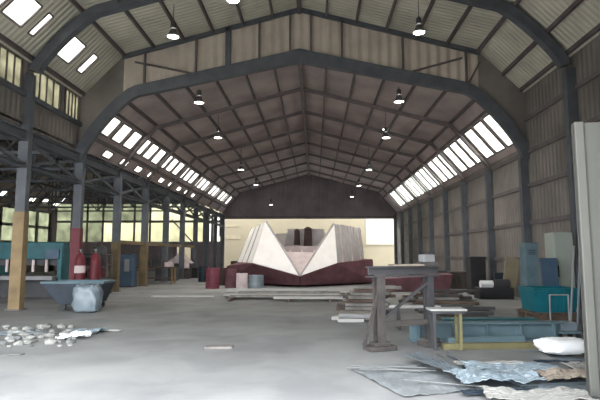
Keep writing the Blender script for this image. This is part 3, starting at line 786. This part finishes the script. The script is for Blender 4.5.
for x in (-.5, .5): obj('foot', MB().box((x, 0, .01), (.16, .8, .02)), 'rust', mc)
# clutter beside the door leaf
p = ground(578, 334)
for i, (dx, top, mt) in enumerate(((-.1, (574, 246), 'ltgrey'), (.04, (580, 252), 'bluewrap'), (.14, (577, 262), 'greyp'))):
    t = at(*top, p.y + .7); a = Vector((p.x + dx, p.y + .1, .02))
    o = obj('pole', MB().cyl((0, 0, 0), t - a, .022, seg=10), mt); o.location = a
    tag(o, '%s tilted pole beside the right screen panel' % ('light grey', 'pale blue', 'darker grey')[i], 'pole')
p = ground(572, 341)
tl = thing('hand_trolley', 'small pale blue and grey trolley behind the white bundle', 'trolley', (p.x, p.y + .25, 0))
obj('deck', MB().box((0, 0, .14), (.42, .4, .04)), 'steelblue', tl); obj('load', MB().box((.02, 0, .24), (.3, .28, .16)), 'bluewrap', tl, bevel=.02)
for x in (-.17, .17): obj('wheel', MB().cyl((x - .02, -.16, .06), (x + .02, -.16, .06), .06), 'black', tl); obj('wheel', MB().cyl((x - .02, .16, .06), (x + .02, .16, .06), .06), 'black', tl)
obj('push_handle', MB().cyl((.18, .18, .14), (.22, .24, .8), .015, seg=8).cyl((-.18, .18, .14), (-.14, .24, .8), .015, seg=8).cyl((-.14, .24, .8), (.22, .24, .8), .015, seg=8), 'ltgrey', tl)
for i, (px, w, h, mt, lab) in enumerate(((466, .9, .8, 'rust', 'brown crate beside the right wall near its middle'), (449, .9, .7, 'greyp', 'grey crate beside the right wall, farther than the brown crate'), (476, .6, 1.5, 'black', 'tall dark locker against the right wall left of the low machine'))):
    yy = (24, 28, 20.5)[i]; p = at(px, 270, yy)
    o = obj('wall_crate', MB().box((0, 0, h / 2), (w, w, h)).box((0, -w / 2, h - .05), (w + .06, .05, .08)).box((0, -w / 2, .05), (w + .06, .05, .08)), mt, bevel=.01); o.location = (min(p.x, XR - .75), yy, 0); tag(o, lab, 'crate')

# ------------------------------------------------------------------ left side
# tipping skip
p = ground(68, 311)
sk = thing('tipping_skip', 'dark blue steel tipping skip by the nearest left column', 'skip', (p.x + .1, p.y + .55, 0), .05)
prof = [(-.95, .78), (-.42, .2), (.55, .2), (.8, .78)]
mb = MB()
for y in (-.5, .5): mb.plate([(a, y, c) for a, c in prof], .03)
for (a, c), (e, f) in zip(prof, prof[1:]): mb.plate([(a, -.5, c), (e, -.5, f), (e, .5, f), (a, .5, c)], .03)
obj('skip_body', mb, 'navy', sk)
obj('rim', MB().bar((-.95, -.5, .79), (.8, -.5, .79), .06).bar((-.95, .5, .79), (.8, .5, .79), .06).bar((-.95, -.5, .79), (-.95, .5, .79), .06).bar((.8, -.5, .79), (.8, .5, .79), .06), 'steelblue', sk)
for x in (-.35, .45):
    for y in (-.4, .4): obj('wheel', MB().cyl((x, y - .04, .1), (x, y + .04, .1), .1), 'black', sk)
obj('fork_channel', MB().box((0, -.3, .18), (.9, .12, .05)).box((0, .3, .18), (.9, .12, .05)), 'black', sk)
p = ground(92, 311)
o = obj('wrapped_bundle', pillow(.72, .5, .75, 16, .16), 'bluewrap', smooth=True); o.location = (p.x - .02, p.y - .28, 0); tag(o, 'shiny pale blue plastic wrapped bundle leaning on the dark blue skip', 'bundle')
# guillotine shear in teal
a, c = at(-5, 250, 18.2), at(66, 250, 18.2)
gs = thing('guillotine_shear', 'long teal machine with a deep top beam behind the nearest left column', 'machine', ((a.x + c.x) / 2, 18.4, 0))
w = (c.x - a.x) / 2
for s in (-1, 1): obj('side_frame', MB().box((s * (w - .1), 0, .95), (.16, .9, 1.86)), 'teal', gs, bevel=.02)
obj('top_beam', MB().box((0, -.2, 1.72), (2 * w, .4, .62)), 'teal', gs, bevel=.03); obj('blade_beam', MB().box((0, -.2, 1.3), (2 * w - .4, .1, .22)), 'greyp', gs)
obj('bed', MB().box((0, -.35, .75), (2 * w - .36, .8, .14)), 'ltgrey', gs, bevel=.01); obj('lower_panel', MB().box((0, -.1, .35), (2 * w - .36, .1, .66)), 'greyp', gs)
for i in range(4): obj('hold_down', MB().cyl((-w + .6 + i * (2 * w - 1.2) / 3, -.38, .95), (-w + .6 + i * (2 * w - 1.2) / 3, -.38, 1.4), .05, seg=10), 'pink', gs)
obj('control_box', MB().box((w - .35, -.45, 1.6), (.5, .12, .35)), 'blue', gs, bevel=.01)
for s in (-1, 1): obj('foot', MB().box((s * (w - .1), 0, .01), (.3, 1.0, .02)), 'greyp', gs)
# red cylinder and dark post stand
p = at(78.5, 270, 17.2)
gc = thing('gas_cylinder', 'tall dark red gas cylinder with a pale label beside the second left column', 'gas cylinder', (p.x + .05, 17.2, 0))
obj('bottle', MB().lathe([(0, 0), (.17, 0), (.18, .03), (.18, 1.35), (.15, 1.5), (.07, 1.6), (.05, 1.66), (0, 1.66)]), 'red', gc, smooth=True)
obj('valve', MB().cyl((0, 0, 1.66), (0, 0, 1.78), .03).cyl((-.06, 0, 1.74), (.06, 0, 1.74), .02), 'alu', gc)
obj('label_band', MB().cyl((0, 0, .95), (0, 0, 1.2), .184), 'pink', gc)
gc2 = dup(gc, (p.x + .45, 17.5, 0), .5, 'plain dark red gas cylinder right of the labelled one by the second left column')
for ch in list(gc2.children):
    if ch.name.startswith('label_band'): bpy.data.objects.remove(ch)
# storage rack, blue cabinet, brown bench
p = at(95, 285, 20.3)
rk = thing('storage_rack', 'dark open storage rack with loaded shelves behind the skip', 'rack', (p.x - .1, 20.2, 0))
for x in (-.7, .7):
    for y in (-.25, .25): obj('upright', MB().box((x, y, .8), (.05, .05, 1.6)), 'purlin', rk)
for z in (.15, .65, 1.15, 1.58): obj('shelf', MB().box((0, 0, z), (1.4, .5, .04)), 'greyp', rk)
for z, x, w, h, mt, lab in ((.17, -.3, .5, .3, 'black', 'black carton on the lowest shelf of the dark rack'), (.67, .2, .6, .35, 'red', 'dark red carton on the second shelf of the dark rack'), (.67, -.4, .4, .25, 'greyp', 'grey carton on the second shelf of the dark rack'), (1.17, -.2, .7, .28, 'black', 'long black carton on the third shelf of the dark rack'), (1.6, .3, .4, .3, 'greyp', 'grey carton on top of the dark rack')):
    o = obj('carton', MB().box((0, 0, h / 2), (w, .4, h)).box((0, 0, h - .01), (.06, .41, .03)), mt, bevel=.01); o.location = (p.x - .1 + x, 20.2, z); tag(o, lab, 'carton')
p = at(125, 265, 24.5)
bc = thing('machine_cabinet', 'blue grey machine cabinet standing between the ochre column bases', 'machine', (p.x, 24.6, 0))
obj('body', MB().box((0, 0, .8), (.9, .7, 1.56)), 'blue', bc, bevel=.03); obj('panel', MB().box((.18, -.36, 1.05), (.24, .03, .6)), 'ltgrey', bc, bevel=.01); obj('base', MB().box((0, 0, .02), (.96, .76, .04)), 'black', bc)
p = at(150, 268, 27)
o = thing('work_bench', 'brown work bench beyond the second ochre column base', 'bench', (p.x + .3, 27.3, 0))
obj('bench_top', MB().box((0, 0, .88), (2.0, .7, .07)), 'wood_br', o)
for x in (-.9, .9):
    for y in (-.28, .28): obj('leg', MB().box((x, y, .425), (.08, .08, .85)), 'ochre', o)
obj('shelf', MB().box((0, 0, .3), (1.84, .6, .04)), 'wood_br', o)
for i, (dx, w, h, mt, lab) in enumerate(((-.6, .35, .3, 'rust', 'rusty tin at the left of the brown work bench'), (0, .5, .4, 'greyp', 'grey box in the middle of the brown work bench'), (.6, .3, .22, 'pink', 'pale pink tin at the right of the brown work bench'))):
    q = obj('bench_box', MB().box((0, 0, h / 2), (w, .35, h)).box((0, 0, h), (w + .03, .38, .03)), mt, bevel=.01); q.location = (p.x + .3 + dx, 27.3, .915); tag(q, lab, 'box')
# tent-like pale cover
p = at(180, 262, 33)
cv = thing('covered_machine', 'machine under a pinkish white peaked cover in the left aisle distance', 'machine', (p.x, 33, 0))
obj('frame', MB().box((0, 0, .5), (1.4, .9, 1.0)), 'rust', cv, bevel=.03); obj('cover', MB().prism([(-.8, 1.0), (.8, 1.0), (.5, 1.25), (.1, 1.65), (-.4, 1.3)], 'Y', -.55, .55), 'pink', cv)
for x in (-.5, .5): obj('skirt', MB().box((x, -.52, .85), (.5, .04, .34)), 'pink', cv)
# drums by the boat
def drum(px, py, mt, label, r=.29, h=.88, g=None):
    q = ground(px, py)
    t = thing('oil_drum', label, 'drum', (q.x, q.y + r, 0), R.uniform(0, 3), g)
    obj('shell', MB().lathe([(0, 0), (r, 0), (r, h * .32), (r + .015, h * .34), (r, h * .36), (r, h * .65), (r + .015, h * .67), (r, h * .69), (r, h), (r - .02, h + .01), (r - .02, h - .015), (0, h - .015)]), mt, t, smooth=False)
    obj('bung', MB().cyl((r * .6, 0, h - .015), (r * .6, 0, h + .01), .04, seg=10), 'greyp', t)
DG = 'drums standing left of the boat'
drum(211, 289, 'maroon', 'pinkish red drum farthest left beside the boat', .32, .95, DG)
drum(220.5, 285.5, 'dkbrown', 'dark brown drum right of the pinkish red drum', g=DG)
drum(230, 288, 'hull_red', 'dark red drum between the brown drum and the pale blue tub', g=DG)
drum(241, 289, 'pink', 'pale pink drum just left of the pale blue tub', .27, .7, g=DG)
drum(255, 288.5, 'bluewrap', 'pale blue tub in front of the boat bow, left side', .36, .6, g=DG)
drum(202, 282, 'navy', 'dark blue drum behind the pinkish red drum', g=DG)
for i, (px, py, w, h, mt, lab) in enumerate(((190, 278, 1.0, .7, 'black', 'low black crate on the floor at the far left aisle end'), (165, 281, 1.2, .8, 'greyp', 'low grey crate on the floor left of the black crate'), (236, 273, .9, 1.0, 'dkbrown', 'dark brown crate close behind the drums by the boat'))):
    q = ground(px, py)
    o = obj('floor_crate', MB().box((0, 0, h / 2), (w, .8, h)).box((0, -.4, h - .06), (w + .05, .06, .1)).box((0, -.4, .06), (w + .05, .06, .1)), mt, bevel=.01); o.location = (q.x, q.y + .4, 0); tag(o, lab, 'crate')
p = ground(382, 283)
o = obj('floor_crate', MB().box((0, 0, .3), (.9, .6, .6)).box((0, -.3, .55), (.95, .05, .08)), 'pink', bevel=.01); o.location = (p.x - .1, p.y + 1, 0); tag(o, 'pale pinkish crate beside the right side of the boat', 'crate')
p = at(410, 278, 22.5)
o = obj('red_hull_section', MB().prism([(-1.5, .0), (1.5, 0), (1.7, .75), (-1.2, .55)], 'Y', -.8, .8), 'hull_red', bevel=.03); o.location = (p.x, 22.5, 0); tag(o, 'dark red steel hull section lying behind the trestle', 'hull section')

# rubble, wrap and sheets on the left foreground floor
for i in range(60):
    q = ground(R.uniform(-15, 40) if i < 36 else R.uniform(40, 75), R.uniform(327, 347)); s = R.uniform(.035, .11)
    mb = MB(); bmesh.ops.create_icosphere(mb.bm, subdivisions=1, radius=s)
    for v in mb.bm.verts: v.co = Vector((v.co.x * R.uniform(.8, 1.5), v.co.y * R.uniform(.8, 1.3), v.co.z * R.uniform(.5, .8)))
    o = obj('rubble_lump', mb, R.choice(('rubble', 'rubble', 'rubble', 'sheet_g'))); o.location = (q.x, q.y, s * .35); tag(o, 'small grey white lump of rubble on the floor at the left', 'rubble', 'rubble on the left floor')
for px, py, w, dd, amp, rz, mt, lab in ((74, 339, .55, .4, .16, .3, 'plastic', 'crumpled white plastic on the floor below the skip'), (88, 333, .6, .5, .14, -.2, 'bluewrap', 'pale blue crumpled plastic on the floor just below the wrapped bundle'),
                                       (109, 331, .5, .22, .06, 0, 'white', 'flat white scrap lying right of the crumpled plastic'), (22, 334, .9, .35, .06, .1, 'bluewrap', 'flat pale sheet scrap among the rubble at the left'), (50, 333, .5, .3, .05, .5, 'sheet_g', 'flat grey sheet scrap between rubble and crumpled plastic'), (12, 355, .35, .12, .03, 0, 'sheet_g', 'thin dark scrap nearest the camera at the left')):
    q = ground(px, py); o = obj('floor_scrap', crumpled(w, dd, amp * .7, f=9), mt); o.location = (q.x, q.y, 0); o.rotation_euler = (0, 0, rz); tag(o, lab, 'scrap')

# ------------------------------------------------------------------ daylight
wd = bpy.data.worlds.new('overcast_sky'); scene.world = wd; wd.use_nodes = True
bg = wd.node_tree.nodes['Background']; bg.inputs['Color'].default_value = (.93, .97, 1, 1); bg.inputs['Strength'].default_value = 8.0
scene.view_settings.view_transform = 'Standard'; scene.view_settings.look = 'None'
scene.view_settings.exposure = .18; scene.view_settings.gamma = 1; scene.view_settings.use_curve_mapping = False
scene.cycles.max_bounces = 14; scene.cycles.diffuse_bounces = 8; scene.cycles.use_denoising = True
